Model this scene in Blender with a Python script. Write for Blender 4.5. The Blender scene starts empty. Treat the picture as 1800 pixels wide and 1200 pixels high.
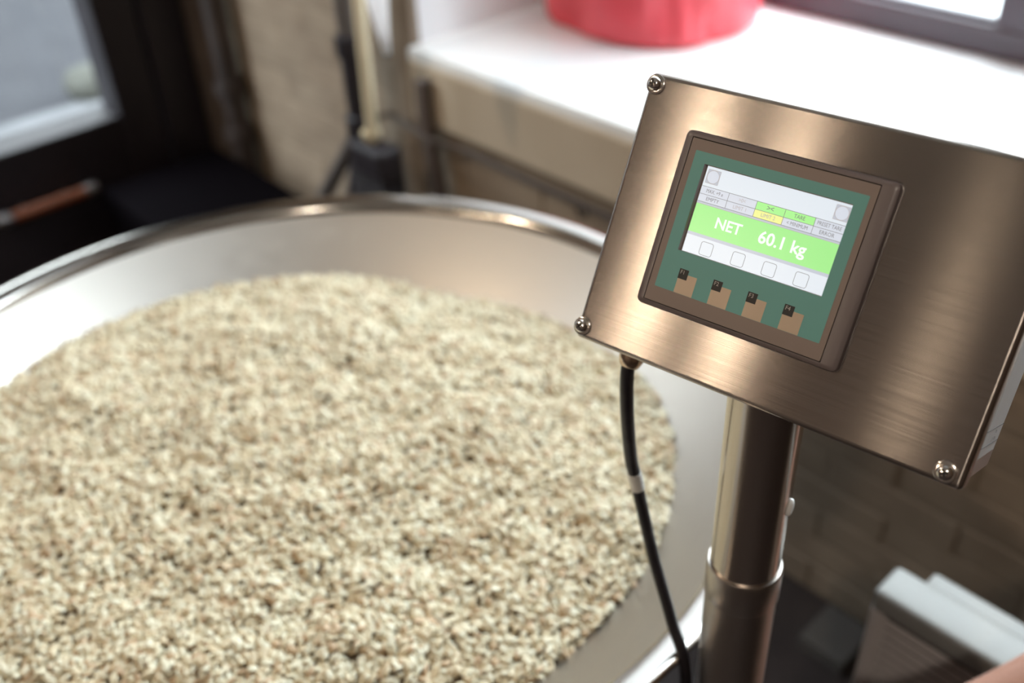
import bpy, bmesh, math, random
from math import sin, cos, pi, radians, sqrt
from mathutils import Matrix, Vector, noise

random.seed(7)
S = bpy.context.scene
C = bpy.context.collection

# ------------------------------------------------------------------ camera
cam_data = bpy.data.cameras.new('camera')
cam = bpy.data.objects.new('camera', cam_data); C.objects.link(cam)
RX, RY, RF = Vector((.683, .729, -.0424)), Vector((.4034, -.4254, -.8102)), Vector((-.6088, .5362, -.5846))
RF.normalize(); RX = (RX - RF * RX.dot(RF)).normalized(); RY = RF.cross(RX)
cam.matrix_world = Matrix(((RX.x, -RY.x, -RF.x, 0), (RX.y, -RY.y, -RF.y, 0), (RX.z, -RY.z, -RF.z, 1.6), (0, 0, 0, 1)))
cam_data.sensor_width = 36
cam_data.lens = 1759.24 / 1800 * 36
cam_data.clip_start = .02
cam_data.dof.use_dof = True
cam_data.dof.focus_distance = .628
cam_data.dof.aperture_fstop = 3.2
S.camera = cam

# ------------------------------------------------------------------ exposure
S.view_settings.view_transform = 'Standard'
S.view_settings.look = 'None'
S.view_settings.exposure = 0.0
S.view_settings.gamma = 1
S.view_settings.use_curve_mapping = False
S.cycles.use_denoising = True
S.cycles.max_bounces = 8
S.cycles.caustics_reflective = False
S.cycles.caustics_refractive = False
S.cycles.sample_clamp_indirect = 6

# ------------------------------------------------------------------ sky: one even overcast sky
SKY = 13.0
w = bpy.data.worlds.new('overcast_sky'); S.world = w; w.use_nodes = True
bg = w.node_tree.nodes['Background']
bg.inputs[0].default_value = (.86, .94, 1.0, 1); bg.inputs[1].default_value = SKY

def portal(name, loc, rot, sx, sy):
    l = bpy.data.lights.new(name, 'AREA'); l.shape = 'RECTANGLE'; l.size = sx; l.size_y = sy
    l.cycles.is_portal = True
    o = bpy.data.objects.new(name, l); C.objects.link(o); o.location = loc; o.rotation_euler = rot
portal('window_daylight', (-.82, 2.10, 2.20), (radians(-90), 0, 0), 1.86, 2.74)
portal('door_daylight', (-2.86, .30, 1.33), (0, radians(-90), 0), 1.65, 1.40)

def lamp_light(name, loc, col, power, radius):
    l = bpy.data.lights.new(name, 'POINT'); l.color = col; l.energy = power; l.shadow_soft_size = radius
    o = bpy.data.objects.new(name, l); C.objects.link(o); o.location = loc
    return o
WARM = (1.0, .81, .60)
LAMPS = [((-1.31, -2.35, 2.50), 20), ((-.98, -2.44, 2.50), 16), ((-.30, -2.70, 2.53), 3.2), ((-1.75, -.75, 2.75), 48), ((.75, -1.1, 3.1), 60)]  # the last is an unseen lamp added to fill the room side
for p, e in LAMPS:
    lamp_light('pendant_and_fill_light', p, WARM if p[2] < 3 else (1.0, .87, .72), e, .07)

# ------------------------------------------------------------------ materials
def mat(name, col=(.5, .5, .5), rough=.5, metal=0., emit=None, estr=1., spec=.5, coat=0.):
    m = bpy.data.materials.new(name); m.use_nodes = True
    b = m.node_tree.nodes['Principled BSDF']
    b.inputs['Base Color'].default_value = (*col, 1)
    b.inputs['Roughness'].default_value = rough
    b.inputs['Metallic'].default_value = metal
    b.inputs['Specular IOR Level'].default_value = spec
    b.inputs['Coat Weight'].default_value = coat
    if emit:
        b.inputs['Emission Color'].default_value = (*emit, 1)
        b.inputs['Emission Strength'].default_value = estr
    return m

def nodes(m): return m.node_tree.nodes, m.node_tree.links, m.node_tree.nodes['Principled BSDF']

def mottled(name, c1, c2, scale=6, rough=.7, bump=.2, metal=0., detail=6, obj_random=0., bscale=60, stretch=(1, 1, 1)):
    m = mat(name, c1, rough, metal); N, L, B = nodes(m)
    tc = N.new('ShaderNodeTexCoord'); mp = N.new('ShaderNodeMapping'); mp.inputs['Scale'].default_value = stretch
    L.new(tc.outputs['Object'], mp.inputs[0])
    n = N.new('ShaderNodeTexNoise'); n.inputs['Scale'].default_value = scale; n.inputs['Detail'].default_value = detail
    r = N.new('ShaderNodeValToRGB')
    r.color_ramp.elements[0].position = .35; r.color_ramp.elements[1].position = .68
    r.color_ramp.elements[0].color = (*c1, 1); r.color_ramp.elements[1].color = (*c2, 1)
    L.new(mp.outputs[0], n.inputs['Vector']); L.new(n.outputs[0], r.inputs[0])
    out = r.outputs[0]
    if obj_random:
        oi = N.new('ShaderNodeObjectInfo'); mr = N.new('ShaderNodeMapRange')
        mr.inputs['To Min'].default_value = 1 - obj_random; mr.inputs['To Max'].default_value = 1 + obj_random
        mx = N.new('ShaderNodeVectorMath'); mx.operation = 'SCALE'
        L.new(oi.outputs['Random'], mr.inputs[0]); L.new(out, mx.inputs[0]); L.new(mr.outputs[0], mx.inputs['Scale'])
        out = mx.outputs[0]
        ad = N.new('ShaderNodeVectorMath'); ad.operation = 'ADD'
        L.new(mp.outputs[0], ad.inputs[0]); L.new(oi.outputs['Location'], ad.inputs[1]); L.new(ad.outputs[0], n.inputs['Vector'])
    L.new(out, B.inputs['Base Color'])
    if bump:
        n2 = N.new('ShaderNodeTexNoise'); n2.inputs['Scale'].default_value = bscale; n2.inputs['Detail'].default_value = 4
        bp = N.new('ShaderNodeBump'); bp.inputs['Strength'].default_value = bump; bp.inputs['Distance'].default_value = .01
        L.new(mp.outputs[0], n2.inputs['Vector']); L.new(n2.outputs[0], bp.inputs['Height']); L.new(bp.outputs[0], B.inputs['Normal'])
    return m

def brushed(name, col, rough, aniso, tangent, streak=(4, 400, 400), bump=.05, rot=0., var=.08):
    """brushed stainless steel: fine streaks along the tangent and an anisotropic gloss"""
    m = mat(name, col, rough, 1.0); N, L, B = nodes(m)
    B.inputs['Anisotropic'].default_value = aniso; B.inputs['Anisotropic Rotation'].default_value = rot
    tc = N.new('ShaderNodeTexCoord'); mp = N.new('ShaderNodeMapping'); mp.inputs['Scale'].default_value = streak
    L.new(tc.outputs['Object'], mp.inputs[0])
    n = N.new('ShaderNodeTexNoise'); n.inputs['Scale'].default_value = 1; n.inputs['Detail'].default_value = 3
    L.new(mp.outputs[0], n.inputs['Vector'])
    mr = N.new('ShaderNodeMapRange'); mr.inputs['From Min'].default_value = .3; mr.inputs['From Max'].default_value = .7
    mr.inputs['To Min'].default_value = rough - var; mr.inputs['To Max'].default_value = rough + var
    L.new(n.outputs[0], mr.inputs[0]); L.new(mr.outputs[0], B.inputs['Roughness'])
    bp = N.new('ShaderNodeBump'); bp.inputs['Strength'].default_value = bump; bp.inputs['Distance'].default_value = .001
    L.new(n.outputs[0], bp.inputs['Height']); L.new(bp.outputs[0], B.inputs['Normal'])
    t = N.new('ShaderNodeTangent')
    if tangent == 'UV': t.direction_type = 'UV_MAP'
    else: t.direction_type = 'RADIAL'; t.axis = tangent
    L.new(t.outputs[0], B.inputs['Tangent'])
    return m

EM = 1.0     # brightness of the lit display
M = dict(
    steel_plate=brushed('brushed_steel_sheet', (.42, .375, .345), .23, 1.0, 'UV', (10, 3000, 3000), .008, rot=.25, var=.04),
    steel_body=mat('steel_box_sides', (.55, .52, .50), .38, 1),
    steel_tube=mat('satin_steel_tube', (.56, .50, .45), .20, 1),
    steel_dull=mat('dull_steel_sleeve', (.46, .42, .39), .34, 1),
    steel_bin=brushed('hopper_steel', (.52, .485, .445), .43, .3, 'Z', (30, 30, 300), .0, var=.03),
    steel_handle=mat('dark_steel_handle', (.22, .20, .20), .4, 1),
    steel_rim=mat('polished_hopper_rim', (.62, .59, .55), .16, 1),
    steel_screw=mat('polished_steel', (.72, .68, .64), .16, 1),
    brass=mat('nickel_brass_gland', (.62, .48, .36), .22, 1),
    slot=mat('dark_screw_recess', (.01, .008, .008), .6),
    rubber=mottled('black_cable_rubber', (.008, .006, .009), (.014, .012, .016), 40, .42, .05),
    marker=mat('clear_cable_marker', (.74, .73, .70), .18, 0, coat=.6),
    bezel=mat('grey_brown_plastic', (.15, .122, .122), .34),
    film=mat('brown_film', (.21, .16, .14), .42),
    groove=mat('panel_groove', (.006, .004, .005), .7),
    green=mat('green_film', (.115, .34, .32), .42),
    key=mat('tan_key_film', (.40, .31, .235), .35, .15),
    keylab=mat('black_key_label', (.006, .005, .006), .45),
    print_=mat('grey_key_print', (.42, .40, .38), .5),
    lcd=mat('lit_white_display', (.02, .02, .02), .25, emit=(.74, .80, .86), estr=EM),
    lcd_grey=mat('lit_grey_display', (.02, .02, .02), .25, emit=(.52, .56, .64), estr=EM),
    lcd_cell=mat('lit_pale_cell', (.02, .02, .02), .25, emit=(.66, .70, .78), estr=EM),
    lcd_green=mat('lit_green_display', (.02, .02, .02), .25, emit=(.34, .83, .26), estr=EM),
    lcd_green2=mat('lit_green_cell', (.02, .02, .02), .25, emit=(.38, .88, .28), estr=EM),
    lcd_yellow=mat('lit_yellow_cell', (.02, .02, .02), .25, emit=(.85, .88, .30), estr=EM),
    lcd_text=mat('lit_white_lettering', (.02, .02, .02), .3, emit=(.93, .98, .92), estr=EM),
    lcd_ink=mat('dark_display_lettering', (.10, .10, .11), .5, emit=(.12, .12, .13), estr=EM),
    lcd_ink2=mat('faint_display_lettering', (.2, .2, .2), .5, emit=(.34, .31, .32), estr=EM),
    paper=mat('white_paper_label', (.78, .79, .79), .5),
    ink=mat('grey_label_print', (.08, .08, .09), .6),
    glint_white=mat('glint_white', (.93, .93, .92), .3, coat=.5),
    plaster=mottled('beige_painted_plaster', (.52, .43, .32), (.58, .485, .37), 5, .72, .1),
    sill=mottled('white_gloss_sill', (.83, .84, .84), (.88, .88, .88), 4, .28, .02),
    reveal=mottled('white_reveal_paint', (.78, .78, .80), (.82, .82, .84), 4, .6, .05),
    brick=mottled('painted_brick', (.26, .195, .14), (.33, .255, .185), 9, .8, .3, obj_random=.07, bscale=45),
    mortar=mottled('wall_mortar', (.21, .16, .115), (.27, .21, .155), 12, .9, .4),
    wallplain=mottled('brown_brick_wall', (.12, .092, .077), (.18, .14, .118), 5, .85, .3),
    ceil=mottled('ceiling_paint', (.50, .46, .41), (.56, .52, .46), 3, .9, .05),
    floor=mottled('dark_floor', (.030, .022, .022), (.055, .042, .040), 5, .55, .1),
    frame=mat('dark_purple_frame', (.060, .044, .058), .38),
    black=mottled('black_door_paint', (.010, .007, .010), (.016, .012, .016), 6, .45, .05),
    black2=mat('black_case_paint', (.002, .0012, .002), .9, spec=.03),
    wood=mottled('red_brown_wood', (.20, .055, .017), (.13, .034, .011), 20, .4, .1, stretch=(1, 6, 6)),
    cream=mottled('cream_wood_handle', (.62, .53, .36), (.70, .60, .42), 20, .5, .05),
    darkpipe=mottled('dark_pipe_paint', (.035, .026, .024), (.060, .045, .040), 12, .5, .1),
    bristle=mottled('black_bristles', (.012, .010, .014), (.03, .026, .03), 80, .8, .6, stretch=(1, 1, .1)),
    blacksteel=mat('black_stand_tube', (.022, .018, .022), .42),
    greysteel=mat('grey_stand_leg', (.10, .085, .078), .5),
    cloth=mottled('white_cotton', (.84, .84, .85), (.90, .90, .91), 20, .85, .2),
    red=mottled('red_bag_fabric', (.66, .060, .080), (.76, .085, .11), 8, .36, .25, bscale=18),
    heater=mat('white_heater_case', (.33, .33, .315), .45),
    slat=mat('grey_heater_slat', (.66, .62, .61), .5),
    heatdark=mat('heater_inside', (.16, .14, .14), .7),
    card=mottled('grey_cardboard', (.10, .09, .085), (.13, .12, .11), 10, .85, .1),
    asphalt=mottled('street_asphalt', (.012, .012, .016), (.020, .020, .024), 3, .9, .3),
    paving=mottled('pale_paving', (.08, .08, .085), (.10, .10, .105), 5, .9, .2),
    yard=mottled('pale_yard_paving', (.45, .46, .46), (.55, .56, .56), 3, .9, .2),
    shade_facade=mottled('shade_facade_render', (.16, .14, .125), (.20, .18, .16), 1.5, .9, .1),
    darkpane=mat('far_window_pane', (.02, .022, .028), .1),
    stone=mottled('pale_boulder', (.06, .06, .05), (.08, .08, .068), 8, .9, .5),
    skin=mottled('skin', (.42, .225, .165), (.47, .255, .19), 30, .45, .08, bscale=200),
    nail=mat('fingernail', (.66, .38, .30), .3),
    shirt=mottled('grey_shirt_cotton', (.10, .10, .12), (.13, .13, .15), 60, .9, .2),
    shade=mat('pendant_shade', (.03, .028, .026), .4),
    bulb=mat('warm_bulb', (.9, .8, .6), .4, emit=(1, .72, .42), estr=60),
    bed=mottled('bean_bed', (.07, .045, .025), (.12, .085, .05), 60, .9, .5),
)
def glass_mat():
    m = bpy.data.materials.new('window_glass'); m.use_nodes = True
    N, L = m.node_tree.nodes, m.node_tree.links
    N.remove(N['Principled BSDF']); out = N['Material Output']
    t = N.new('ShaderNodeBsdfTransparent'); t.inputs[0].default_value = (.93, .95, .95, 1)
    g = N.new('ShaderNodeBsdfGlossy'); g.inputs['Roughness'].default_value = .02
    mx = N.new('ShaderNodeMixShader'); mx.inputs[0].default_value = .05
    L.new(t.outputs[0], mx.inputs[1]); L.new(g.outputs[0], mx.inputs[2]); L.new(mx.outputs[0], out.inputs[0])
    return m
M['glass'] = glass_mat()
def thin_cloth():
    m = M['cloth']; N, L, B = nodes(m)
    t = N.new('ShaderNodeBsdfTranslucent'); t.inputs[0].default_value = (.95, .95, .96, 1)
    mx = N.new('ShaderNodeMixShader'); mx.inputs[0].default_value = .6; out = N['Material Output']
    L.new(B.outputs[0], mx.inputs[1]); L.new(t.outputs[0], mx.inputs[2]); L.new(mx.outputs[0], out.inputs[0])
thin_cloth()
def bean_mat():
    m = mat('green_coffee_bean', (.6, .55, .42), .48); N, L, B = nodes(m)
    oi = N.new('ShaderNodeObjectInfo'); r = N.new('ShaderNodeValToRGB'); e = r.color_ramp.elements
    e[0].position = 0; e[0].color = (.50, .37, .22, 1)
    e[1].position = 1; e[1].color = (.74, .675, .51, 1)
    for p, c in ((.06, (.54, .38, .24)), (.14, (.61, .50, .33)), (.5, (.71, .63, .45)), (.8, (.70, .66, .51))):
        q = e.new(p); q.color = (*c, 1)
    L.new(oi.outputs['Random'], r.inputs[0])
    tc = N.new('ShaderNodeTexCoord'); n = N.new('ShaderNodeTexNoise'); n.inputs['Scale'].default_value = 300
    L.new(tc.outputs['Object'], n.inputs['Vector'])
    mr = N.new('ShaderNodeMapRange'); mr.inputs['To Min'].default_value = .8; mr.inputs['To Max'].default_value = 1.15
    L.new(n.outputs[0], mr.inputs[0])
    vm = N.new('ShaderNodeVectorMath'); vm.operation = 'SCALE'
    L.new(r.outputs[0], vm.inputs[0]); L.new(mr.outputs[0], vm.inputs['Scale']); L.new(vm.outputs[0], B.inputs['Base Color'])
    return m
M['bean'] = bean_mat()

# ------------------------------------------------------------------ builders
def link(name, me, m, parent=None, loc=None, mtx=None, kind=None):
    o = bpy.data.objects.new(name, me); C.objects.link(o)
    if m is not None and not me.materials: me.materials.append(m)
    if parent is not None: o.parent = parent
    if mtx is not None: o.matrix_local = mtx
    elif loc is not None: o.location = loc
    if kind: o['kind'] = kind
    return o

def mesh(name, V, F, smooth=False, angle=None):
    me = bpy.data.meshes.new(name); me.from_pydata([tuple(v) for v in V], [], F); me.update()
    bm = bmesh.new(); bm.from_mesh(me); bmesh.ops.recalc_face_normals(bm, faces=bm.faces); bm.to_mesh(me); bm.free()
    if smooth:
        me.polygons.foreach_set('use_smooth', [True] * len(me.polygons))
        if angle: me.set_sharp_from_angle(angle=radians(angle))
    return me

class Geo:
    """collects boxes, lofts and tubes that make up ONE piece"""
    def __init__(s): s.V = []; s.F = []
    def add(s, V, F):
        k = len(s.V); s.V += [Vector(v) for v in V]; s.F += [tuple(i + k for i in f) for f in F]; return s
    def box(s, x0, x1, y0, y1, z0, z1):
        V = [(x, y, z) for z in (z0, z1) for y in (y0, y1) for x in (x0, x1)]
        return s.add(V, [(0, 2, 3, 1), (4, 5, 7, 6), (0, 1, 5, 4), (2, 6, 7, 3), (0, 4, 6, 2), (1, 3, 7, 5)])
    def rbox(s, x0, x1, y0, y1, z0, z1, b=.003, seg=2):
        bm = bmesh.new(); bmesh.ops.create_cube(bm, size=1)
        for v in bm.verts:
            v.co = Vector((x0 + (v.co.x + .5) * (x1 - x0), y0 + (v.co.y + .5) * (y1 - y0), z0 + (v.co.z + .5) * (z1 - z0)))
        bmesh.ops.bevel(bm, geom=bm.edges[:], offset=b, segments=seg, profile=.5, affect='EDGES')
        bm.verts.index_update()
        s.add([v.co.copy() for v in bm.verts], [tuple(v.index for v in f.verts) for f in bm.faces]); bm.free(); return s
    def loft(s, loops, cap0=True, cap1=True, close=True):
        n = len(loops[0]); V = [v for l in loops for v in l]; F = []
        for i in range(len(loops) - 1):
            for j in range(n if close else n - 1):
                k = (j + 1) % n
                F.append((i * n + j, i * n + k, (i + 1) * n + k, (i + 1) * n + j))
        if cap0: F.append(tuple(range(n))[::-1])
        if cap1: F.append(tuple((len(loops) - 1) * n + j for j in range(n)))
        return s.add(V, F)
    def lathe(s, prof, n=32, cap0=False, cap1=False, c=(0, 0, 0)):
        return s.loft([[(c[0] + r * cos(2 * pi * j / n), c[1] + r * sin(2 * pi * j / n), c[2] + z) for j in range(n)] for r, z in prof], cap0, cap1)
    def tube(s, path, rad, n=12):
        P = [Vector(p) for p in path]; R = rad if isinstance(rad, (list, tuple)) else [rad] * len(P)
        up = None; loops = []
        for i, p in enumerate(P):
            t = (P[min(i + 1, len(P) - 1)] - P[max(i - 1, 0)]).normalized()
            if up is None: up = Vector((0, 0, 1)) if abs(t.z) < .9 else Vector((1, 0, 0))
            a = (up - t * up.dot(t)).normalized(); b = t.cross(a); up = a
            loops.append([p + R[i] * (cos(2 * pi * j / n) * a + sin(2 * pi * j / n) * b) for j in range(n)])
        return s.loft(loops)
    def build(s, name, m, parent=None, smooth=False, angle=35, loc=None, mtx=None, kind=None):
        return link(name, mesh(name, s.V, s.F, smooth, angle), m, parent, loc, mtx, kind)

def spline(pts, k=6):
    P = [Vector(p) for p in pts]; out = []
    for i in range(len(P) - 1):
        a, b, c, d = P[max(i - 1, 0)], P[i], P[i + 1], P[min(i + 2, len(P) - 1)]
        for j in range(k):
            t = j / k
            out.append(.5 * (2 * b + (c - a) * t + (2 * a - 5 * b + 4 * c - d) * t * t + (3 * b - a - 3 * c + d) * t ** 3))
    return out + [P[-1]]

def rrect(cx, cy, hx, hy, r, z, n=5):
    L = []
    for qx, qy, a0 in ((1, 1, 0), (-1, 1, 90), (-1, -1, 180), (1, -1, 270)):
        for k in range(n):
            a = radians(a0 + 90 * k / (n - 1))
            L.append((cx + qx * (hx - r) + r * cos(a), cy + qy * (hy - r) + r * sin(a), z))
    return L

def empty(name, loc=(0, 0, 0), mtx=None):
    o = bpy.data.objects.new(name, None); C.objects.link(o); o.empty_display_size = .05
    if mtx is not None: o.matrix_world = mtx
    else: o.location = loc
    return o

def tag(o, label, cat, group=None):
    o['label'] = label; o['category'] = cat
    if group: o['group'] = group
    return o

# ================================================================== THE ROOM
YW, XL = 1.30, -2.70          # inner faces of the window wall and of the door wall
WX0, WX1, WZ0, WZ1 = -1.757, .15, .835, 3.60
g = Geo()
g.box(-3.2, WX0, YW, 2.12, 0, 3.9).box(WX1, 2.7, YW, 2.12, 0, 3.9).box(WX0, WX1, YW, 2.12, 0, WZ0 - .03).box(WX0, WX1, YW, 2.12, WZ1, 3.9)
wall_back = g.build('wall_back', M['mortar'], kind='structure')
# bricks, one by one, where the photograph looks
bk = [mesh('brick', *(lambda q: (q.V, q.F))(Geo().rbox(-L / 2, L / 2, -.012, .012, -.0325, .0325, .003, 1))) for L in (.2415, .1195)]
for k in range(-5, 16):
    z = .3235 + .071 * k
    if z < .02: continue
    x = -2.69 + (.0 if k % 2 else .122)
    while x < .75:
        half = False
        if k % 2 == 0 and x < -2.6: xx, half = x - .061 - .0, True; 
        x0 = x; x += .244
        top = .64 if x0 > WX0 - .05 else 1.40
        if z > top: continue
        if z > .66 and x0 + .236 > WX0 + .0:
            if x0 + .114 < WX0: b = link('brick', bk[1], M['brick'], wall_back, (x0 + .057, YW + .009, z))
            continue
        b = link('brick', bk[0], M['brick'], wall_back, (x0 + .118, YW + .009 + random.uniform(-.002, .002), z + random.uniform(-.002, .002)))
        b.rotation_euler = (random.uniform(-.02, .02), random.uniform(-.008, .008), random.uniform(-.015, .015))
# plastered band under the sill
Geo().rbox(WX0 + .004, WX1 + .3, YW - .022, YW + .02, .686, WZ0 - .012, .006).build('plaster_band', M['plaster'], wall_back)
Geo().lathe([(.014, .0), (.014, .004), (.010, .004), (.010, .0), (0, .0)], 16).build('drill_hole', M['slot'], wall_back, True, mtx=Matrix.Translation((-1.236, YW - .004, .628)) @ Matrix.Rotation(pi / 2, 4, 'X'))
# sill and reveals
Geo().rbox(WX0 - .006, WX1 + .05, YW - .014, 2.06, WZ0 - .034, WZ0 + .013, .010, 3).build('trim_1', M['sill'], smooth=True, kind='structure')
g = Geo()
g.loft([[(WX0 - .001, YW + .002, z), (WX0 + .035, 2.06, z), (WX0 - .05, 2.06, z), (WX0 - .05, YW + .002, z)] for z in (WZ0, WZ1)])
g.build('trim_2', M['reveal'], kind='structure')
Geo().box(WX0 - .05, WX1 + .05, YW + .002, 2.06, WZ1 - .03, WZ1 + .02).build('trim_3', M['reveal'], kind='structure')

# window in the back wall
win = empty('window_1', (0, 2.05, WZ0)); win['kind'] = 'structure'
FZ0, FZ1 = .013, WZ1 - WZ0 - .03
def fr(name, x0, x1, z0, z1, y0=-.04, y1=.03, m='frame'):
    return Geo().rbox(x0, x1, y0, y1, z0, z1, .006).build(name, M[m], win)
fr('bottom_rail', WX0 + .03, WX1, FZ0, .075)
fr('top_rail', WX0 + .03, WX1, FZ1 - .06, FZ1)
fr('jamb', WX0 + .03, WX0 + .10, .075, FZ1 - .06)
fr('jamb', WX1 - .07, WX1, .075, FZ1 - .06)
fr('mullion', -.80, -.655, .075, FZ1 - .06, -.045, .03)
for x0, x1 in ((WX0 + .10, -.80), (-.655, WX1 - .07)):
    q = Geo().box(x0, x1, -.006, 0, .075, FZ1 - .06).build('pane', M['glass'], win)
    Geo().box(x0, x1, -.02, -.007, .075, .084).build('glazing_bead', M['frame'], win)

# left wall with the black glazed door
DY0, DY1, DZ1 = -.62, 1.215, 2.25
g = Geo()
g.box(-2.95, XL, DY1, YW, 0, 3.9).box(-2.95, XL, -3.6, DY0, 0, 3.9).box(-2.95, XL, DY0, DY1, DZ1, 3.9)
g.build('wall_left', M['wallplain'], kind='structure')
door = empty('door_1', (XL, 0, 0)); door['kind'] = 'structure'
GY0, GY1, GZ0, GZ1 = -.38, .968, .525, 2.05
Geo().rbox(-.16, .012, 1.095, DY1, 0, DZ1, .008).build('door_jamb', M['black'], door)
Geo().rbox(-.16, .012, DY0, DY0 + .12, 0, DZ1, .008).build('door_jamb', M['black'], door)
Geo().rbox(-.16, .012, DY0 + .12, 1.095, DZ1 - .1, DZ1, .008).build('door_head', M['black'], door)
Geo().rbox(-.12, 0, GY1, 1.088, .01, DZ1 - .105, .008).build('door_stile', M['black'], door)
Geo().rbox(-.12, 0, DY0 + .125, GY0, .01, DZ1 - .105, .008).build('door_stile', M['black'], door)
Geo().rbox(-.12, 0, GY0, GY1, .01, GZ0, .008).build('bottom_panel', M['black'], door)
Geo().rbox(-.12, 0, GY0, GY1, GZ1, DZ1 - .105, .008).build('top_panel', M['black'], door)
Geo().box(-.07, -.062, GY0, GY1, GZ0, GZ1).build('pane', M['glass'], door)
h = Geo().tube([(.045, .60, .37), (.045, .80, .37)], .016, 14).build('pull_handle', M['wood'], door, True)
for y in (.575, .815):
    Geo().lathe([(.0, -.02), (.016, -.02), (.019, -.012), (.019, .012), (.013, .02), (0, .02)], 16).build('handle_end', M['steel_handle'], h, True, mtx=Matrix.Translation((.045, y, .37)) @ Matrix.Rotation(pi / 2, 4, 'X'))
for y in (.64, .76):
    Geo().tube([(0, y, .37), (.045, y, .37)], .008, 10).build('handle_post', M['steel_handle'], h, True)

# rest of the shell
Geo().box(-3.2, 2.7, -3.8, YW, -.08, 0).build('floor', M['floor'], kind='structure')
Geo().box(-3.2, 2.7, -3.8, 2.12, 3.9, 3.98).build('ceiling', M['ceil'], kind='structure')
Geo().box(-3.2, 2.7, -3.8, -3.6, 0, 3.9).build('wall_front', M['wallplain'], kind='structure')
Geo().box(2.5, 2.7, -3.6, YW, 0, 3.9).build('wall_right', M['wallplain'], kind='structure')
# outdoors
Geo().box(-4.36, -2.86, -6, 6, -.10, -.02).build('pavement', M['paving'], kind='structure')
Geo().box(-30, -4.36, -14, 16, -.14, -.06).build('street', M['asphalt'], kind='structure')
Geo().box(-2.86, 14, 2.12, 22, -.12, -.04).build('yard', M['yard'], kind='structure')
fc = Geo().box(-10.4, -10, -14, 16, -.1, 5.0).build('added_shade_facade', M['shade_facade'], kind='structure')  # unseen building added to cut the skylight coming through the door
for y in range(-12, 16, 3):
    for z in (1.0,):
        f_ = Geo().rbox(-10.02, -9.95, y, y + 1.3, z, z + 1.8, .01).build('window_frame', M['reveal'], fc)
        Geo().box(-9.955, -9.94, y + .1, y + 1.2, z + .1, z + 1.7).build('pane', M['darkpane'], f_)
def boulder(loc, r, seed, label):
    bm = bmesh.new(); bmesh.ops.create_icosphere(bm, subdivisions=3, radius=r)
    for v in bm.verts:
        v.co *= 1 + .22 * noise.noise(v.co / r * 1.3 + Vector((seed, 0, 0)))
        v.co.z *= .8
    me = bpy.data.meshes.new('boulder'); bm.to_mesh(me); bm.free()
    me.polygons.foreach_set('use_smooth', [True] * len(me.polygons))
    return tag(link('boulder', me, M['stone'], None, loc), label, 'rock')
boulder((-4.42, 1.50, .02), .11, 3, 'pale boulder on the street beyond the door glass, the right one')
boulder((-4.45, .90, .02), .10, 8, 'small pale boulder on the street beyond the door glass, the left one')

# ================================================================== WEIGHING TERMINAL (pole, box, operator panel, cable)
PX, PY = -.2755, .4672
term = empty('weighing_terminal', (PX, PY, 0))
tag(term, 'brushed steel weighing terminal with lit display on a steel pole', 'scale')
O = Vector((-.296, .467, 1.280))
bx = Vector((.9886, .1508, 0)).normalized(); nn = Vector((.1314, -.8612, .4910)).normalized()
by = nn.cross(bx).normalized(); nn = bx.cross(by)
BM = Matrix(((bx.x, by.x, nn.x, O.x - PX), (bx.y, by.y, nn.y, O.y - PY), (bx.z, by.z, nn.z, O.z), (0, 0, 0, 1)))   # box frame, relative to the root

# pole
g = Geo(); g.lathe([(.0262, 0), (.0262, .0), (.0262, .03)], 48, c=(0, 0, 0)) if False else None
g = Geo(); g.lathe([(.0245, .95), (.0262, .95), (.0262, 1.205), (.0245, 1.205)], 64, True, True)
g.build('upper_pole', M['steel_tube'], term, True)
g = Geo(); g.lathe([(.024, .012), (.0276, .012), (.0276, .985)], 64, True, False)
g.build('lower_pole', M['steel_dull'], term, True)
g = Geo(); g.lathe([(.0276, .978), (.0288, .981), (.0288, 1.010), (.0278, 1.012), (.0263, 1.012)], 64)
g.build('collar', M['steel_dull'], term, True)
g = Geo(); g.lathe([(0, 0), (.17, 0), (.17, .008), (.165, .012), (.028, .014), (0, .014)], 48)
g.build('base_plate', M['steel_dull'], term, True)
# oval plug in the pole, its white standing in for a window reflection
a = radians(12)
pv = Vector((cos(a), sin(a), 0))
plug_m = Matrix.Translation(pv * .0258 + Vector((0, 0, 1.083))) @ pv.to_track_quat('Z', 'Y').to_matrix().to_4x4() @ Matrix.Rotation(radians(-25), 4, 'Z')
Geo().loft([[(rx * cos(2 * pi * j / 20), rx * 1.9 * sin(2 * pi * j / 20), z) for j in range(20)] for rx, z in ((.0036, -.002), (.0036, .0012), (.0033, .0022), (.0024, .0030), (.0012, .0034))]).build('oval_plug', M['glint_white'], term, True, 60, mtx=plug_m)
Geo().rbox(-.028, .028, -.03, .03, -.012, .012, .004).build('mounting_bracket', M['steel_dull'], term, mtx=Matrix.Translation((.004, .004, 1.200)) @ Matrix.Rotation(radians(30), 4, 'X'))

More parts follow.
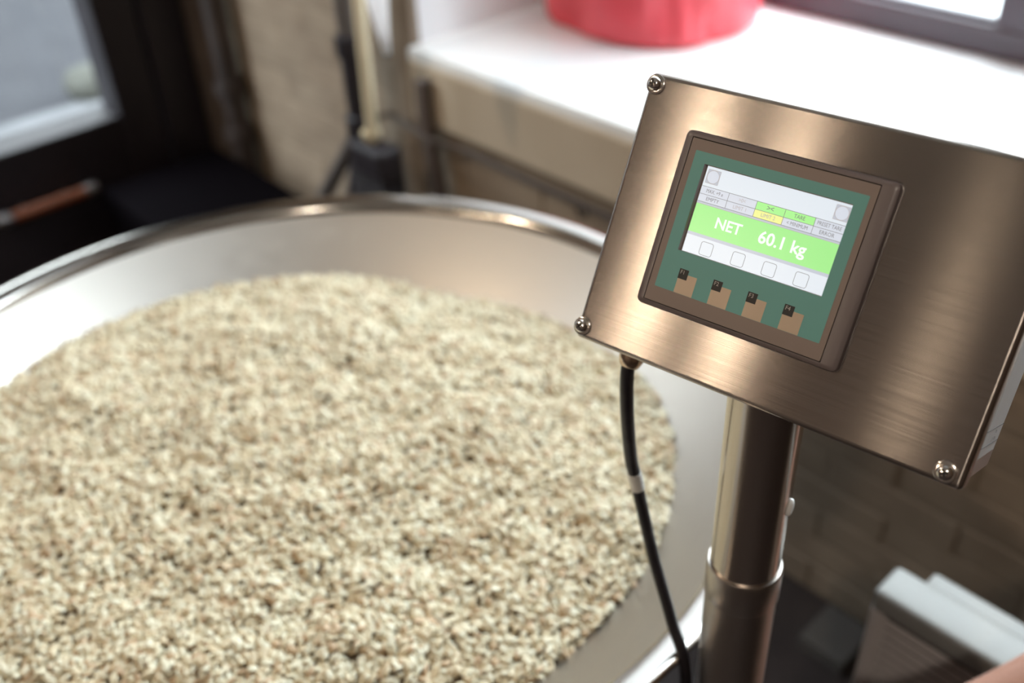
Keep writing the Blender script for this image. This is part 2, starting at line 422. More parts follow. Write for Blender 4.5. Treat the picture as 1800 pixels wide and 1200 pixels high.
# box: lid
X0, X1, Y0, Y1 = -.1097, .1558, -.0970, .0883
cx, cy, hx, hy = (X0 + X1) / 2, (Y0 + Y1) / 2, (X1 - X0) / 2, (Y1 - Y0) / 2
g = Geo()
R_ = .0035
loops = [rrect(cx, cy, hx, hy, .0035, -.019), rrect(cx, cy, hx, hy, .0035, -.0062 - R_)]
for k in range(1, 6):
    t = radians(90 * k / 5); i = R_ * (1 - cos(t))
    loops.append(rrect(cx, cy, hx - i, hy - i, max(.0035 - i * .8, .0006), -.0062 - R_ * (1 - sin(t))))
g.loft(loops, True, True)
lid = g.build('lid', M['steel_plate'], term, True, 40, mtx=BM)
lid.data.polygons.foreach_set('use_smooth', [not (abs(p_.normal.z) > .995) for p_ in lid.data.polygons])
me = lid.data; uv = me.uv_layers.new(name='brush')
for l in me.loops:
    c = me.vertices[l.vertex_index].co; uv.data[l.index].uv = (c.x * 4 + .5, c.y * 4 + .5 + c.z)
# box: body with folded back edges
bh = .0018
g = Geo()
g.loft([rrect(cx, cy, hx - bh, hy - bh, .003, -.0185), rrect(cx, cy, hx - bh, hy - bh, .003, -.098), rrect(cx, cy, hx - bh - .007, hy - bh - .007, .003, -.106)], True, True)
body = g.build('enclosure_body', M['steel_body'], term, True, 25, mtx=BM)
# right side paper label: plane x = X1-bh
xs = X1 - bh + .0002
lab = Geo().box(xs - .0002, xs + .0002, -.0815, .0830, -.0935, -.0305).build('side_label', M['paper'], body)
for y in (-.0745, -.0640):
    Geo().box(xs + .0002, xs + .0003, y - .0002, y + .0002, -.0935, -.0305).build('label_line', M['ink'], lab) if False else Geo().box(xs + .0002, xs + .00035, y - .00022, y + .00022, -.0935, -.0305).build('label_line', M['ink'], body)

def text_mesh(s, size, bold=0., align='LEFT', name='lettering'):
    cu = bpy.data.curves.new(name, 'FONT'); cu.body = s; cu.size = size; cu.offset = bold; cu.align_x = align; cu.align_y = 'CENTER'; cu.resolution_u = 3
    o = bpy.data.objects.new(name, cu); C.objects.link(o)
    dg = bpy.context.evaluated_depsgraph_get(); me = bpy.data.meshes.new_from_object(o.evaluated_get(dg))
    bpy.data.objects.remove(o); bpy.data.curves.remove(cu); me.name = name; me.materials.clear()
    return me
def text(s, x, y, z, size, m, parent, align='CENTER', bold=0., sx=1., mtx=None, name='lettering'):
    me = text_mesh(s, size, bold, align, name)
    T = mtx if mtx is not None else Matrix.Translation((x, y, z)) @ Matrix.Diagonal((sx, 1, 1, 1))
    return link(name, me, M[m], parent, mtx=T)
side = Matrix(((0, 0, 1, xs + .0004), (0, 1, 0, 0), (-1, 0, 0, 0), (0, 0, 0, 1)))   # text on the right side
text('Max', 0, 0, 0, .0034, 'ink', body, mtx=side @ Matrix.Translation((.0700, -.0668, 0)))
text('C = 100 kg', 0, 0, 0, .0034, 'ink', body, mtx=side @ Matrix.Translation((.0690, -.0716, 0)))

# screws with washers
def screw(x, y, rz):
    m = BM @ Matrix.Translation((x, y, -.0062)) @ Matrix.Rotation(rz, 4, 'Z')
    s = Geo().lathe([(.0036, .0), (.0045, .0012), (.0046, .0028), (.0042, .0042), (.0030, .0052), (.0014, .0056), (0, .0057)], 28).build('screw', M['steel_screw'], term, True, 60, mtx=m)
    Geo().lathe([(.0062, 0), (.0066, .0003), (.0066, .0010), (.0061, .0014), (.0042, .0014)], 32).build('washer', M['steel_screw'], s, True, 50)
    c = Geo()
    for a, b in ((.0024, .00055), (.00055, .0024)):
        c.box(-a, a, -b, b, .0040, .00595)
    c.build('cross_slot', M['slot'], s)
for x, y, r in ((-.1040, .0806, .2), (-.1052, -.0884, .9), (.1446, -.0894, .5), (.1452, .0806, .1)): screw(x, y, r)

# cable gland and cable
gx, gz = -.0765, -.036
Geo().lathe([(.0092, .004), (.0092, -.006), (.0090, -.0085), (.0080, -.0115), (.0066, -.0138), (.0058, -.0146), (.0046, -.0146)], 24).build('cable_gland', M['brass'], term, True, 50,
    mtx=BM @ Matrix.Translation((gx, Y0 + bh, gz)) @ Matrix.Rotation(radians(-90), 4, 'X'))
g0 = BM @ Vector((gx, Y0 - .004, gz)); g1 = BM @ Vector((gx, Y0 - .016, gz))
root = Vector((PX, PY, 0))
cp = [g0, g1] + [Vector(p) - root for p in ((-.3670, .4315, 1.1293), (-.3687, .4393, 1.0786), (-.3671, .4453, 1.0481), (-.3604, .4474, 1.0174), (-.3492, .4513, .9665), (-.3237, .4459, .9178), (-.2980, .4375, .8664), (-.285, .42, .70), (-.275, .40, .45), (-.265, .375, .20), (-.25, .35, .05), (-.20, .28, .009), (.1, .1, .007))]
path = spline(cp, 8)
Geo().tube(path, .0050, 14).build('cable', M['rubber'], term, True, 60)
mk = [p for p in path if 1.0375 < p.z < 1.0600]
Geo().tube(mk, .0056, 16).build('cable_marker', M['marker'], term, True, 60)

# operator panel (its own parts are sub-parts of it)
mm = .001
g = Geo()
hxo, hyo = .0703, .0582
ix, iy, ihx, ihy = -.0025, -.0002, .0620, .0545
g.loft([rrect(0, 0, hxo, hyo, .004, -.0062), rrect(0, 0, hxo, hyo, .004, -.0030), rrect(0, 0, hxo - .0008, hyo - .0008, .0035, -.0012), rrect(0, 0, hxo - .0022, hyo - .0022, .003, -.0003), rrect(0, 0, hxo - .0040, hyo - .0036, .002, 0),
        rrect(ix, iy, ihx, ihy, .0008, -.0001), rrect(ix, iy, ihx, ihy, .0008, -.0045)], False, False)
panel = g.build('operator_panel', M['bezel'], term, True, 25, mtx=BM)
def pbox(name, x0, x1, y0, y1, z0, z1, m, parent=None): return Geo().box(x0 * mm, x1 * mm, y0 * mm, y1 * mm, z0 * mm, z1 * mm).build(name, M[m], parent or panel)
def ring(name, o, i, z0, z1, zi, m, ro=.0006, ri=.0003):
    (ox0, ox1, oy0, oy1), (ax0, ax1, ay0, ay1) = o, i
    def rr(x0, x1, y0, y1, r, z): return rrect((x0 + x1) / 2 * mm, (y0 + y1) / 2 * mm, (x1 - x0) / 2 * mm, (y1 - y0) / 2 * mm, r, z * mm)
    return Geo().loft([rr(*o, ro, z0), rr(*o, ro, z1), rr(*i, ri, z1), rr(*i, ri, zi)], False, False).build(name, M[m], panel)
ring('panel_groove', (-64.5, 59.5, -54.7, 54.3), (-63.6, 58.6, -53.8, 53.4), -2.0, -1.2, -2.0, 'groove')
OPN = (-50.9, 47.2, -17.2, 39.4)
ring('film', (-63.9, 58.9, -54.1, 53.7), OPN, -2.0, -.12, -4.2, 'film')
ring('green_film', (-59.3, 55.0, -44.1, 46.5), (-50.95, 47.25, -17.25, 39.45), -.15, -.04, -.15, 'green')
for i, x in enumerate((-45.1, -20.7, 3.5, 28.0)):
    pbox('function_key', x, x + 13.1, -44.0, -31.0, -.1, .05, 'key')
    kl = pbox('key_label', x - .2, x + 6.3, -34.6, -28.0, -.1, .12, 'keylab')
    text('F%d' % (i + 1), (x + 2.3) * mm, -30.2 * mm, .00014, .0037, 'print_', panel, sx=.95)
# display
ZS = -3.2
LX0, LX1, LY0, LY1 = -49.6, 46.3, -17.1, 38.9
pbox('display_well', -51.2, 47.6, -17.6, 39.8, -4.6, -4.0, 'film')
pbox('display', LX0, LX1, LY0, LY1, -4.0, ZS, 'lcd')
def pane(name, x0, x1, y0, y1, m, dz=.05): return pbox(name, x0, x1, y0, y1, ZS - .2, ZS + dz, m)
pane('value_band', LX0, LX1, -3.6, 15.0, 'lcd_green')
pane('grey_strip', LX0, LX1, -5.6, -3.6, 'lcd_grey')
pane('grey_strip', LX0, LX1, 15.0, 16.3, 'lcd_grey')
cols = [-49.4, -30.0, -10.7, 8.4, 27.8, 46.3]
rows = [(21.3, 26.0), (16.4, 21.0)]
txt = [['MAX. +9 e', '>0<', '><', 'TARE', 'PRESET TARE'], ['EMPTY', 'LIMIT 1', 'LIMIT 2', '< MINIMUM', 'ERROR']]
cc = [['lcd_cell', 'lcd_cell', 'lcd_green2', 'lcd_green2', 'lcd_cell'], ['lcd_cell', 'lcd_cell', 'lcd_yellow', 'lcd_cell', 'lcd_cell']]
ik = [['lcd_ink', 'lcd_ink2', 'lcd_ink', 'lcd_ink', 'lcd_ink'], ['lcd_ink', 'lcd_ink2', 'lcd_ink2', 'lcd_ink', 'lcd_ink']]
for r, (y0, y1) in enumerate(rows):
    for c_ in range(5):
        x0, x1 = cols[c_], cols[c_ + 1]
        pane('status_cell', x0 + .12, x1 - .12, y0, y1, cc[r][c_], .07)
        s = txt[r][c_]
        text(s, (x0 + x1) / 2 * mm, (y0 + y1) / 2 * mm, (ZS + .1) * mm, .0034 if s != '><' else .0048, ik[r][c_], panel, sx=.78 if len(s) > 8 else .9)
for y in (26.15, 21.15, 16.3): pane('grid_line', cols[0], cols[5], y - .14, y + .14, 'lcd_ink', .08)
for x in cols[1:5]: pane('grid_line', x - .14, x + .14, 16.3, 26.15, 'lcd_ink', .08)
pane('grid_line', LX0, LX1, 14.85, 15.1, 'lcd_ink2', .08)
text('NET', -33.2 * mm, 5.7 * mm, (ZS + .1) * mm, .0098, 'lcd_text', panel, 'LEFT', .00022)
text('60.1 kg', -3.0 * mm, 5.4 * mm, (ZS + .1) * mm, .0108, 'lcd_text', panel, 'LEFT', .00026)
def outline(name, x0, x1, y0, y1, r, wd, m='lcd_ink', dz=.06):
    def rr(i, z): return rrect((x0 + x1) / 2 * mm, (y0 + y1) / 2 * mm, ((x1 - x0) / 2 - i) * mm, ((y1 - y0) / 2 - i) * mm, max(r - i, .05) * mm, z * mm)
    return Geo().loft([rr(0, ZS), rr(0, ZS + dz), rr(wd, ZS + dz), rr(wd, ZS)], False, False).build(name, M[m], panel)
for x in (-38.0, -15.6, 5.6, 26.8):
    outline('soft_button', x, x + 8.8, -16.2, -7.4, 1.6, .28)
for x0, ink_ in ((-48.4, 'lcd_grey'), (37.2, 'lcd_grey')):
    outline('icon_frame', x0, x0 + 9.0, 28.3, 37.3, .3, .3, 'lcd_ink2')
    pane('icon_field', x0 + .3, x0 + 8.7, 28.6, 37.0, 'lcd_grey', .03)
    Geo().lathe([(.0043, 0), (.0043, .00004), (0, .00004)], 32).build('icon_disc', M['lcd_cell'], panel, loc=((x0 + 4.5) * mm, 32.8 * mm, (ZS + .06) * mm))
    Geo().lathe([(.0043, 0), (.0043, .00004), (.0040, .00006), (.0040, 0)], 32).build('icon_ring', M['lcd_ink2'], panel, loc=((x0 + 4.5) * mm, 32.8 * mm, (ZS + .09) * mm))

# ================================================================== HOPPER OF GREEN COFFEE
HN = Vector((-.01795, .02699, .99947)).normalized(); HC = Vector((-.84257, .40666, .885))
hex_ = (Vector((1, 0, 0)) - HN * HN.x).normalized(); hey = HN.cross(hex_)
HM = Matrix(((hex_.x, hey.x, HN.x, HC.x), (hex_.y, hey.y, HN.y, HC.y), (hex_.z, hey.z, HN.z, HC.z), (0, 0, 0, 1)))
hop = empty('hopper', (HC.x, HC.y, 0))
tag(hop, 'round stainless steel hopper with a wide rolled rim holding pale green coffee beans', 'hopper')
HL = Matrix.Translation((-HC.x, -HC.y, 0)) @ HM
RI, ZI, K = .5077, -.0155, 1.2
prof = [(.10, ZI - (RI - .10) / K), (.20, ZI - (RI - .20) / K), (.30, ZI - (RI - .30) / K), (.40, ZI - (RI - .40) / K), (.46, ZI - (RI - .46) / K), (.495, ZI - (RI - .495) / K), (RI - .002, ZI - .0015)]
Geo().lathe(prof, 128).build('cone_wall', M['steel_bin'], hop, True, 50, mtx=HL)
rim = [(RI - .002, ZI - .0015), (RI + .0005, -.0098), (RI + .0025, -.0065), (RI + .0055, -.0044), (.522, -.0020), (.530, -.0006), (.5355, 0), (.5375, -.0014), (.5385, -.0042), (.5375, -.0080), (.5340, -.0100), (.528, -.0110), (RI, ZI - .006)]
Geo().lathe(rim, 128).build('rim', M['steel_rim'], hop, True, 50, mtx=HL)
outer = [(RI, ZI - .006), (RI - .012, ZI - .012), (.40, ZI - (RI - .40) / K - .012), (.10, ZI - (RI - .10) / K - .012), (.10, ZI - .46)]
Geo().lathe(outer, 96).build('cone_skin', M['steel_body'], hop, True, 40, mtx=HL)
Geo().lathe([(.10, .40), (.112, .40), (.112, .43), (.10, .43)], 48).build('outlet_flange', M['steel_dull'], hop, True, 40)
for az in (20, 110, 200, 290):
    a = radians(az)
    Geo().tube([(.40 * cos(a), .40 * sin(a), .012), (.40 * cos(a), .40 * sin(a), .775)], .02, 20).build('leg', M['steel_body'], hop, True, 60)
    Geo().lathe([(0, 0), (.04, 0), (.04, .008), (.02, .014), (0, .014)], 20, c=(.40 * cos(a), .40 * sin(a), 0)).build('foot', M['rubber'], hop, True, 40)

# bean bed: the edge height follows the cone wall
EDGE = [(-220, -.079), (-210, -.076), (-165, -.0729), (-150, -.0702), (-100, -.072), (-60, -.078), (-25, -.085), (3, -.0883), (12, -.0876), (16, -.0832), (29, -.0807), (37, -.0800), (46, -.0768), (57, -.0777), (88, -.092), (100, -.0954), (114, -.101), (134, -.0894), (145, -.0831), (157, -.0792), (180, -.0758), (195, -.0729)]
def edge_z(az):
    az = (az + 165) % 360 - 165
    for (a0, z0), (a1, z1) in zip(EDGE, EDGE[1:]):
        if a0 <= az <= a1 and a1 > a0:
            t = (az - a0) / (a1 - a0); t = t * t * (3 - 2 * t); return z0 + (z1 - z0) * t
    return -.0729
def bed_z(x, y):
    r = sqrt(x * x + y * y); az = math.degrees(math.atan2(y, x)); ze = edge_z(az); re = RI + K * (ze - ZI)
    f = min(r / re, 1)
    base = -.082 + (ze + .082) * f ** 2
    mound = .030 * (1 - f * f)
    bumps = (.0100 * noise.noise(Vector((x * 9, y * 9, 1.3))) + .0060 * noise.noise(Vector((x * 42, y * 42, 9.1))) + .0090 * noise.noise(Vector((x * 21, y * 21, 5.1)))) * min(1, (1 - f) * 8 + .25)
    return base + mound + bumps
NA, NR = 260, 110
V, F = [(0, 0, bed_z(0, 0))], []
for i in range(1, NR + 1):
    for j in range(NA):
        az = 360 * j / NA; ze = edge_z(az); re = RI + K * (ze - ZI) + .003
        r = re * i / NR; x, y = r * cos(radians(az)), r * sin(radians(az)); V.append((x, y, bed_z(x, y)))
for j in range(NA): F.append((0, 1 + j, 1 + (j + 1) % NA))
for i in range(NR - 1):
    for j in range(NA):
        a, b = 1 + i * NA + j, 1 + i * NA + (j + 1) % NA; F.append((a, a + NA, b + NA, b))
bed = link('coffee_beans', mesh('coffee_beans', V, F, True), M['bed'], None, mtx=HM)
bed['kind'] = 'stuff'; bed['label'] = 'bed of pale green unroasted coffee beans filling the steel hopper'; bed['category'] = 'coffee beans'
# one bean: a half-round body with a flat face and a centre cut
def bean_mesh(name, n=10, k=6):
    L = []
    for i in range(1, k):
        t = pi * i / k; cxx = -cos(t) * .0050; s = sin(t) ** .85
        l = []
        for j in range(n):
            a = 2 * pi * j / n; y, z = .0036 * cos(a) * s, .0026 * sin(a) * s
            if z < -.0008: z = -.0008 - .15 * (z + .0008) * -1
            if sin(a) < -.95: z += .0009
            l.append((cxx, y, z))
        L.append(l)
    g = Geo(); V = [v for l in L for v in l]; F = []
    for i in range(k - 2):
        for j in range(n):
            q = (j + 1) % n; F.append((i * n + j, i * n + q, (i + 1) * n + q, (i + 1) * n + j))
    V += [(-.0050, 0, .0002), (.0050, 0, .0002)]; m0 = len(V) - 2
    for j in range(n):
        q = (j + 1) % n; F.append((m0, q, j)); F.append((m0 + 1, (k - 2) * n + j, (k - 2) * n + q))
    me = mesh(name, V, F, True); me.materials.append(M['bean']); return me
bean_me = bean_mesh('coffee_bean')
proto = bpy.data.objects.new('bean_shape', bean_me)          # referenced by the node tree only, not linked to the scene
ng = bpy.data.node_groups.new('heap_of_beans', 'GeometryNodeTree')
ng.interface.new_socket('Geometry', in_out='INPUT', socket_type='NodeSocketGeometry')
ng.interface.new_socket('Geometry', in_out='OUTPUT', socket_type='NodeSocketGeometry')
GN, GL = ng.nodes, ng.links
gi, go = GN.new('NodeGroupInput'), GN.new('NodeGroupOutput')
dp = GN.new('GeometryNodeDistributePointsOnFaces'); dp.inputs['Density'].default_value = 40000; dp.inputs['Seed'].default_value = 4
oi = GN.new('GeometryNodeObjectInfo'); oi.inputs['Object'].default_value = proto; oi.inputs['As Instance'].default_value = True
ip = GN.new('GeometryNodeInstanceOnPoints')
rv = GN.new('FunctionNodeRandomValue'); rv.data_type = 'FLOAT_VECTOR'
for s_ in rv.inputs:
    if s_.name == 'Min' and s_.type == 'VECTOR': s_.default_value = (-.9, -.7, 0)
    if s_.name == 'Max' and s_.type == 'VECTOR': s_.default_value = (2.2, .7, 6.283)
sv = GN.new('FunctionNodeRandomValue'); sv.data_type = 'FLOAT'
for s_ in sv.inputs:
    if s_.name == 'Min' and s_.type == 'VALUE': s_.default_value = .95
    if s_.name == 'Max' and s_.type == 'VALUE': s_.default_value = 1.35
sp = GN.new('GeometryNodeSetPosition')
pv_ = GN.new('FunctionNodeRandomValue'); pv_.data_type = 'FLOAT_VECTOR'
for s_ in pv_.inputs:
    if s_.name == 'Min' and s_.type == 'VECTOR': s_.default_value = (0, 0, -.002)
    if s_.name == 'Max' and s_.type == 'VECTOR': s_.default_value = (0, 0, .005)
jg = GN.new('GeometryNodeJoinGeometry')
def vout(n): return [o for o in n.outputs if o.enabled][0]
GL.new(gi.outputs[0], dp.inputs[0]); GL.new(dp.outputs['Points'], sp.inputs['Geometry']); GL.new(vout(pv_), sp.inputs['Offset'])
GL.new(sp.outputs[0], ip.inputs['Points']); GL.new(oi.outputs['Geometry'], ip.inputs['Instance'])
GL.new(vout(rv), ip.inputs['Rotation']); GL.new(vout(sv), ip.inputs['Scale'])
GL.new(gi.outputs[0], jg.inputs[0]); GL.new(ip.outputs[0], jg.inputs[0]); GL.new(jg.outputs[0], go.inputs[0])
md = bed.modifiers.new('heap', 'NODES'); md.node_group = ng

# the 300 beans that show largest, lying on top of the bed
camp = Vector((0, 0, 1.6)); cand = []
rnd = random.Random(11)
while len(cand) < 4200:
    x, y = rnd.uniform(-.45, .45), rnd.uniform(-.45, .45)
    if x * x + y * y > .40 ** 2: continue
    p = HM @ Vector((x, y, bed_z(x, y))); d = p - camp; dz = d.dot(RF)
    u, v = 900 + 1759 * d.dot(RX) / dz, 600 + 1759 * d.dot(RY) / dz
    if 6 < u < 1150 and v < 1192: cand.append((dz, x, y))
cand.sort()
taken = []
for dz, x, y in cand:
    if all((x - a) ** 2 + (y - b) ** 2 > .0096 ** 2 for a, b in taken): taken.append((x, y))
    if len(taken) == 300: break
first = None
for x, y in taken:
    if first is None:
        b = bpy.data.objects.new('coffee_bean', bean_me); first = b
        tag(b, 'single pale coffee bean lying on top of the nearest part of the bean bed', 'coffee bean', 'coffee beans on top of the heap')
    else: b = first.copy()
    C.objects.link(b)
    b.matrix_world = HM @ Matrix.Translation((x, y, bed_z(x, y) + .0055)) @ Matrix.Rotation(rnd.uniform(0, 6.28), 4, 'Z') @ Matrix.Rotation(rnd.uniform(-.5, .5), 4, 'Y') @ Matrix.Rotation(rnd.choice((0, pi)) + rnd.uniform(-.5, .5), 4, 'X') @ Matrix.Scale(rnd.uniform(1.0, 1.3), 4)

# ================================================================== RED BAG ON THE SILL
def red_bag():
    root_ = empty('red_bag', (-1.487, 1.785, WZ0 + .013))
    tag(root_, 'large crumpled red fabric bag standing on the white window sill', 'bag')
    n, L = 96, []
    zs = [0, .004, .012, .03, .06, .10, .15, .20, .26, .32, .38, .43, .46]
    for i, z in enumerate(zs):
        t = z / .46
        s = [.90, .955, .985, 1.0, 1.0, .99, .975, .95, .92, .86, .76, .60, .42][i]
        l = []
        for j in range(n):
            a = 2 * pi * j / n; c, q = cos(a), sin(a); e = 2 / 2.4
            x = .232 * math.copysign(abs(c) ** e, c) * s; y = .205 * math.copysign(abs(q) ** e, q) * s
            d = Vector((c, q, 0)); fold = noise.noise(Vector((c * 2.2, q * 2.2, z * 5 + 2))) * .035 + noise.noise(Vector((c * 5 + z * 6, q * 5, z * 3))) * .018
            fold -= .045 * abs(noise.noise(Vector((c * 2.6 + .4, q * 2.6, z * 4)))) + .02 * abs(noise.noise(Vector((c * 6, q * 6 + z * 9, 3.3))))
            fold = fold * min(1, .25 + z / .04) + .012
            l.append((x + d.x * min(fold, .010), y + d.y * min(fold, .010), z))
        L.append(l)
    Geo().loft(L).build('sack', M['red'], root_, True, 80)
    Geo().lathe([(.075, 0), (.09, .02), (.085, .05), (.10, .09), (.12, .12)], 40, c=(0, 0, .455)).build('gathered_neck', M['red'], root_, True)
    Geo().lathe([(.078, -.012), (.096, -.010), (.098, .0), (.096, .012), (.078, .014)], 40, c=(0, 0, .475)).build('tie_band', M['cream'], root_, True)
red_bag()

# ================================================================== CORNER: pipe, stand, broom, cloth, hose, case
pp = empty('drain_pipe', (-2.565, 1.245, 0)); tag(pp, 'dark brown vertical pipe in the corner beside the black door', 'pipe')
Geo().tube([(0, 0, 0), (0, 0, 3.89)], .030, 18).build('pipe', M['darkpipe'], pp, True, 60)
for z in (.42, .56, 1.3): Geo().lathe([(.031, -.025), (.042, -.022), (.044, 0), (.042, .022), (.031, .025)], 20, c=(0, 0, z)).build('pipe_clip', M['darkpipe'], pp, True)

case = empty('equipment_case', (-2.33, 1.00, 0)); tag(case, 'low black equipment case on the floor under the corner pipe', 'case')
Geo().rbox(-.30, .24, -.16, .19, 0, .29, .015).build('case_body', M['black2'], case)
Geo().rbox(-.305, .245, -.165, .195, .292, .375, .015).build('case_lid', M['black2'], case)
Geo().tube(spline([(.247, -.08, .20), (.275, -.06, .20), (.275, .06, .20), (.247, .08, .20)], 4), .008, 8).build('case_handle', M['blacksteel'], case, True)

st = empty('tripod_stand', (-1.852, 1.205, 0)); tag(st, 'black tripod stand with spread legs left of the window', 'stand')
Geo().tube([(0, 0, .50), (0, 0, .855)], .030, 16).build('lower_tube', M['blacksteel'], st, True, 60)
Geo().tube([(-.004, 0, .855), (-.012, 0, 1.62)], .024, 16).build('upper_tube', M['greysteel'], st, True, 60)
Geo().lathe([(.025, 0), (.037, .002), (.037, .045), (.025, .05)], 20, c=(0, 0, .83)).build('collar', M['blacksteel'], st, True)
Geo().lathe([(.030, 0), (.038, .002), (.038, .05), (.030, .055)], 20, c=(0, 0, .64)).build('leg_hub', M['blacksteel'], st, True)
for x, y, m in ((-.60, .055, 'greysteel'), (.115, .045, 'blacksteel'), (.01, -.20, 'blacksteel')):
    l = Geo().tube([(0, 0, .665), (x * .335, y * .335, .45), (x, y, .02)], .020, 12).build('leg', M[m], st, True, 60)
    Geo().lathe([(.014, 0), (.024, .002), (.024, .03), (.014, .035)], 14, c=(x, y, .003)).build('leg_foot', M['rubber'], l, True)

br = empty('broom', (-1.703, 1.135, 0)); tag(br, 'broom with a cream wooden handle and a dark bristle head beside the tripod stand', 'broom')
Geo().tube([(-.006, .0, .71), (.002, 0, .92), (.008, .012, 1.50)], [.0135, .0135, .013], 16).build('handle', M['cream'], br, True, 60)
Geo().lathe([(.009, 0), (.020, .016), (.022, .03)], 16, True, True, c=(-.012, 0, .683)).build('handle_socket', M['cream'], br, True)
Geo().rbox(-.065, .055, -.032, .032, .612, .688, .012).build('brush_block', M['blacksteel'], br)
Geo().loft([[(x * s - .006 + o, y * s, z) for x, y in ((-.064, -.03), (.058, -.03), (.058, .03), (-.064, .03))] for z, s, o in ((.615, .95, 0), (.30, 1.0, .005), (.02, 1.05, .01))]).build('bristles', M['bristle'], br)

# white cloth on a hook
hk = empty('white_cloth', (-1.470, 1.02, .975)); tag(hk, 'white cloth hanging to a point from a hook arm at the window edge', 'cloth')
n = 15; V, F = [], []
for i in range(13):
    t = i / 12; z = t * .55
    x0 = .010 - .074 * min(1, t * 3.2) ** .8; x1 = .016 + .034 * min(1, t * 2)
    for j in range(n):
        s = j / (n - 1); V.append((x0 + (x1 - x0) * s, .010 * sin(s * 15 + t * 2) * (.5 + t), z))
for i in range(12):
    for j in range(n - 1): F.append((i * n + j, i * n + j + 1, (i + 1) * n + j + 1, (i + 1) * n + j))
cl = link('cloth', mesh('cloth', V, F, True), M['cloth'], hk)
so = cl.modifiers.new('thickness', 'SOLIDIFY'); so.thickness = .002
Geo().tube(spline([(-.01, .29, .56), (-.01, .10, .56), (-.01, -.015, .545), (-.01, -.03, .575)], 5), .005, 8).build('hook', M['blacksteel'], hk, True)

M['hose'] = mat('grey_hose', (.13, .105, .095), .6)
M['cable_shadow'] = mat('cable_and_shadow_brown', (.085, .065, .055), .6)
ho = Geo().tube(spline([(-1.682, 1.262, .80), (-1.680, 1.26, .72), (-1.668, 1.262, .60), (-1.655, 1.262, .50), (-1.65, 1.262, .30), (-1.65, 1.262, .0)], 5), .018, 14).build('hose', M['hose'], None, True)
tag(ho, 'grey brown hose running down the wall below the left end of the sill', 'hose')
cb = Geo().tube(spline([(-1.90, 1.25, .60), (-1.87, 1.25, .655), (-1.80, 1.25, .69), (-1.72, 1.235, .695), (-1.64, 1.235, .68), (-1.56, 1.262, .672), (-1.35, 1.262, .668), (-1.1, 1.262, .668), (-.7, 1.262, .668)], 6), .006, 10).build('cable_and_shadow_line', M['cable_shadow'], None, True)  # real loop at the left; the run under the band imitates its shadow line
tag(cb, 'thin dark cable looping past the hose and on as a stand-in for the shadow line under the plaster band', 'cable')

# ================================================================== HEATER ON THE FLOOR AT THE RIGHT
ht = empty('panel_heater', (.02, .86, 0)); tag(ht, 'white panel heater with a grey louvred front standing by the brick wall', 'heater')
hx0, hx1, hy0, hy1, hz = -.331, .30, -.036, .020, .65
Geo().rbox(hx0, hx1, hy0, hy1, hz - .034, hz, .007, 3).build('top_cover', M['heater'], ht, True)
for x in (hx0, hx1 - .018): Geo().rbox(x, x + .018, hy0 + .002, hy1, .05, hz - .032, .004).build('side_panel', M['slat'], ht)
Geo().box(hx0 + .016, hx1 - .016, hy0 + .020, hy1 - .004, .05, hz - .034).build('back_panel', M['heatdark'], ht)
Geo().rbox(hx0 + .036, hx1 - .04, hy1 - .004, hy1 + .024, hz - .06, hz - .004, .005).build('rear_duct', M['heater'], ht)
sl = mesh('slat', *(lambda q: (q.V, q.F))(Geo().loft([[(x, -.0035, -.0042), (x, -.0030, .0030), (x, .0, .0036), (x, .0005, -.0036)] for x in (hx0 + .018, hx1 - .018)])))
for k in range(36): link('slat', sl, M['slat'], ht, (0, hy0 + .007, hz - .046 - .0153 * k))
for x in (hx0 + .07, hx1 - .07): Geo().rbox(x - .02, x + .02, hy0 - .06, hy1 + .06, 0, .052, .004).build('foot', M['slat'], ht)
bxo = empty('cardboard_box', (-.505, 1.215, 0)); tag(bxo, 'small grey cardboard box on the floor left of the white heater', 'box')
Geo().rbox(-.045, .045, -.05, .05, 0, .030, .003).build('box_base', M['card'], bxo)
Geo().rbox(-.047, .047, -.052, .052, .022, .038, .003).build('box_cover', M['card'], bxo)

# ================================================================== A PERSON'S BARE ARM AT THE LOWER RIGHT EDGE
def skin_obj(name, V, E_, R_, m, parent, lv=2, root_i=0):
    me = bpy.data.meshes.new(name); me.from_pydata(V, E_, []); o = link(name, me, m, parent)
    sk = o.modifiers.new('skin', 'SKIN'); sk.use_smooth_shade = True
    d = me.skin_vertices[0].data
    for i, r in enumerate(R_):
        d[i].radius = r if isinstance(r, tuple) else (r, r); d[i].use_root = (i == root_i)
    sb = o.modifiers.new('smooth', 'SUBSURF'); sb.levels = lv; sb.render_levels = lv
    return o
per = empty('person', (.10, .78, .95)); tag(per, 'person at the lower right edge of whom only a bare forearm shows', 'person')
off = Vector((.10, .78, .95))
sh, el, wr = Vector((.301, .963, 1.172)), Vector((.025, .903, .897)), Vector((-.141, .646, .754))
ax = (wr - el).normalized(); dn = Vector((0, 0, -1)); dn = (dn - ax * dn.dot(ax)).normalized(); sd = ax.cross(dn)
pts = [sh, sh.lerp(el, .35), sh.lerp(el, .75), el, el.lerp(wr, .22), el.lerp(wr, .5), el.lerp(wr, .8), wr, wr + ax * .03, wr + ax * .06 + dn * .004, wr + ax * .088 + dn * .008]
rad = [.052, .048, .041, .039, .043, .040, .031, (.029, .022), (.034, .020), (.040, .018), (.038, .014)]
pts = [tuple(p - off) for p in pts]; ed = [(i, i + 1) for i in range(len(pts) - 1)]
skin_obj('arm', pts, ed, rad, M['skin'], per, 2, 3)
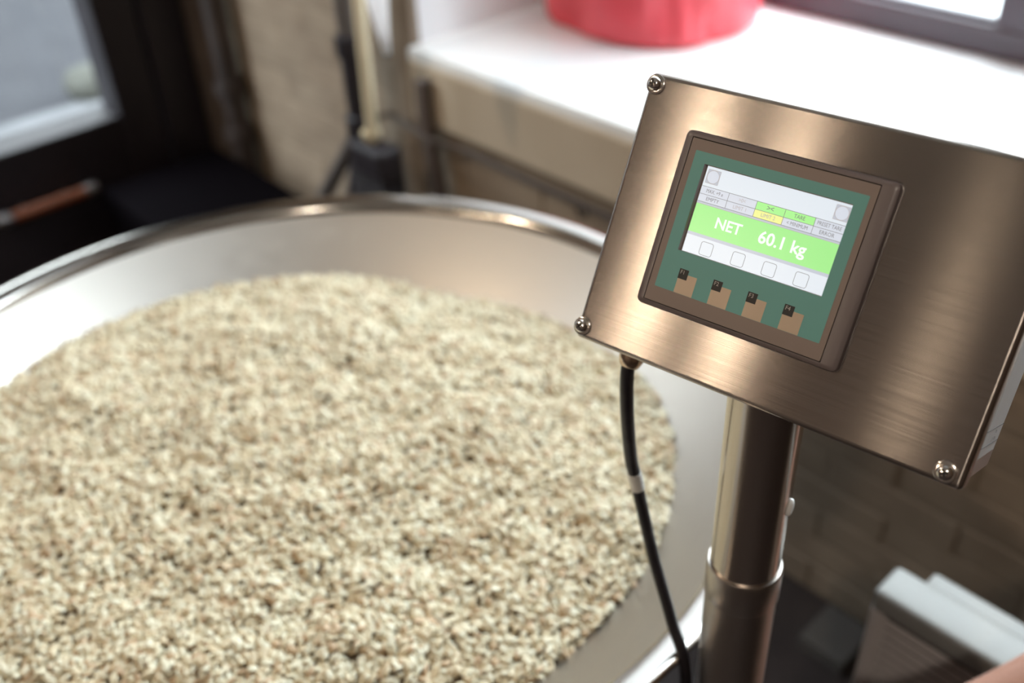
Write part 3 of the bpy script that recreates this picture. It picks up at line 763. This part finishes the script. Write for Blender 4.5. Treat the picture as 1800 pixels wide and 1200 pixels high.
k0 = wr + ax * .062 + dn * .006
for i, (o_, ln) in enumerate(((-.030, .070), (-.010, .080), (.010, .075), (.029, .058))):
    b0 = k0 + sd * o_; b1 = b0 + ax * .032 + sd * o_ * .1
    b2 = b1 + (ax + dn * .35).normalized() * ln * .50; b3 = b2 + (ax + dn * .9).normalized() * ln * .32; b4 = b3 + (ax * .7 + dn).normalized() * ln * .26
    skin_obj('finger', [tuple(p - off) for p in (b0, b1, b2, b3, b4)], [(0, 1), (1, 2), (2, 3), (3, 4)], [.0095, .0098, .0088, .0080, .0068], M['skin'], per, 2, 0)
t0 = wr + ax * .022 - sd * .020 + dn * .006
t1 = t0 + (ax * .6 - sd * .8 + dn * .3).normalized() * .042; t2 = t1 + (ax * .85 - sd * .45 + dn * .35).normalized() * .032; t3 = t2 + (ax + dn * .4).normalized() * .024
skin_obj('thumb', [tuple(p - off) for p in (t0, t1, t2, t3)], [(0, 1), (1, 2), (2, 3)], [.014, .0115, .0100, .0080], M['skin'], per, 2, 0)
skin_obj('sleeve', [tuple(p - off) for p in (sh + (sh - el) * .06, sh.lerp(el, .2), sh.lerp(el, .48))], [(0, 1), (1, 2)], [.066, .062, .056], M['shirt'], per, 2, 0)

# ================================================================== PENDANT LAMPS OF THE ROOM (behind the camera), the highest added as fill
for i, (p, e) in enumerate(LAMPS):
    lp = empty('pendant_and_fill_lamp', (p[0], p[1], p[2]))
    tag(lp, ['black pendant lamp over the far side of the room, leftmost', 'black pendant lamp hanging lowest behind the photographer', 'black pendant lamp over the far side of the room, rightmost', 'black pendant lamp hanging above the steel hopper', 'added fill lamp with a black shade, hung highest, over the weighing terminal'][i], 'lamp', 'pendant lamps')
    Geo().tube([(0, 0, .16), (0, 0, 3.9 - p[2])], .004, 8).build('cord', M['rubber'], lp, True)
    Geo().lathe([(.03, .17), (.045, .165), (.08, .13), (.135, .06), (.15, .03), (.146, .03), (.130, .06), (.075, .125), (.04, .158), (.03, .16)], 40).build('lamp_shade', M['shade'], lp, True)
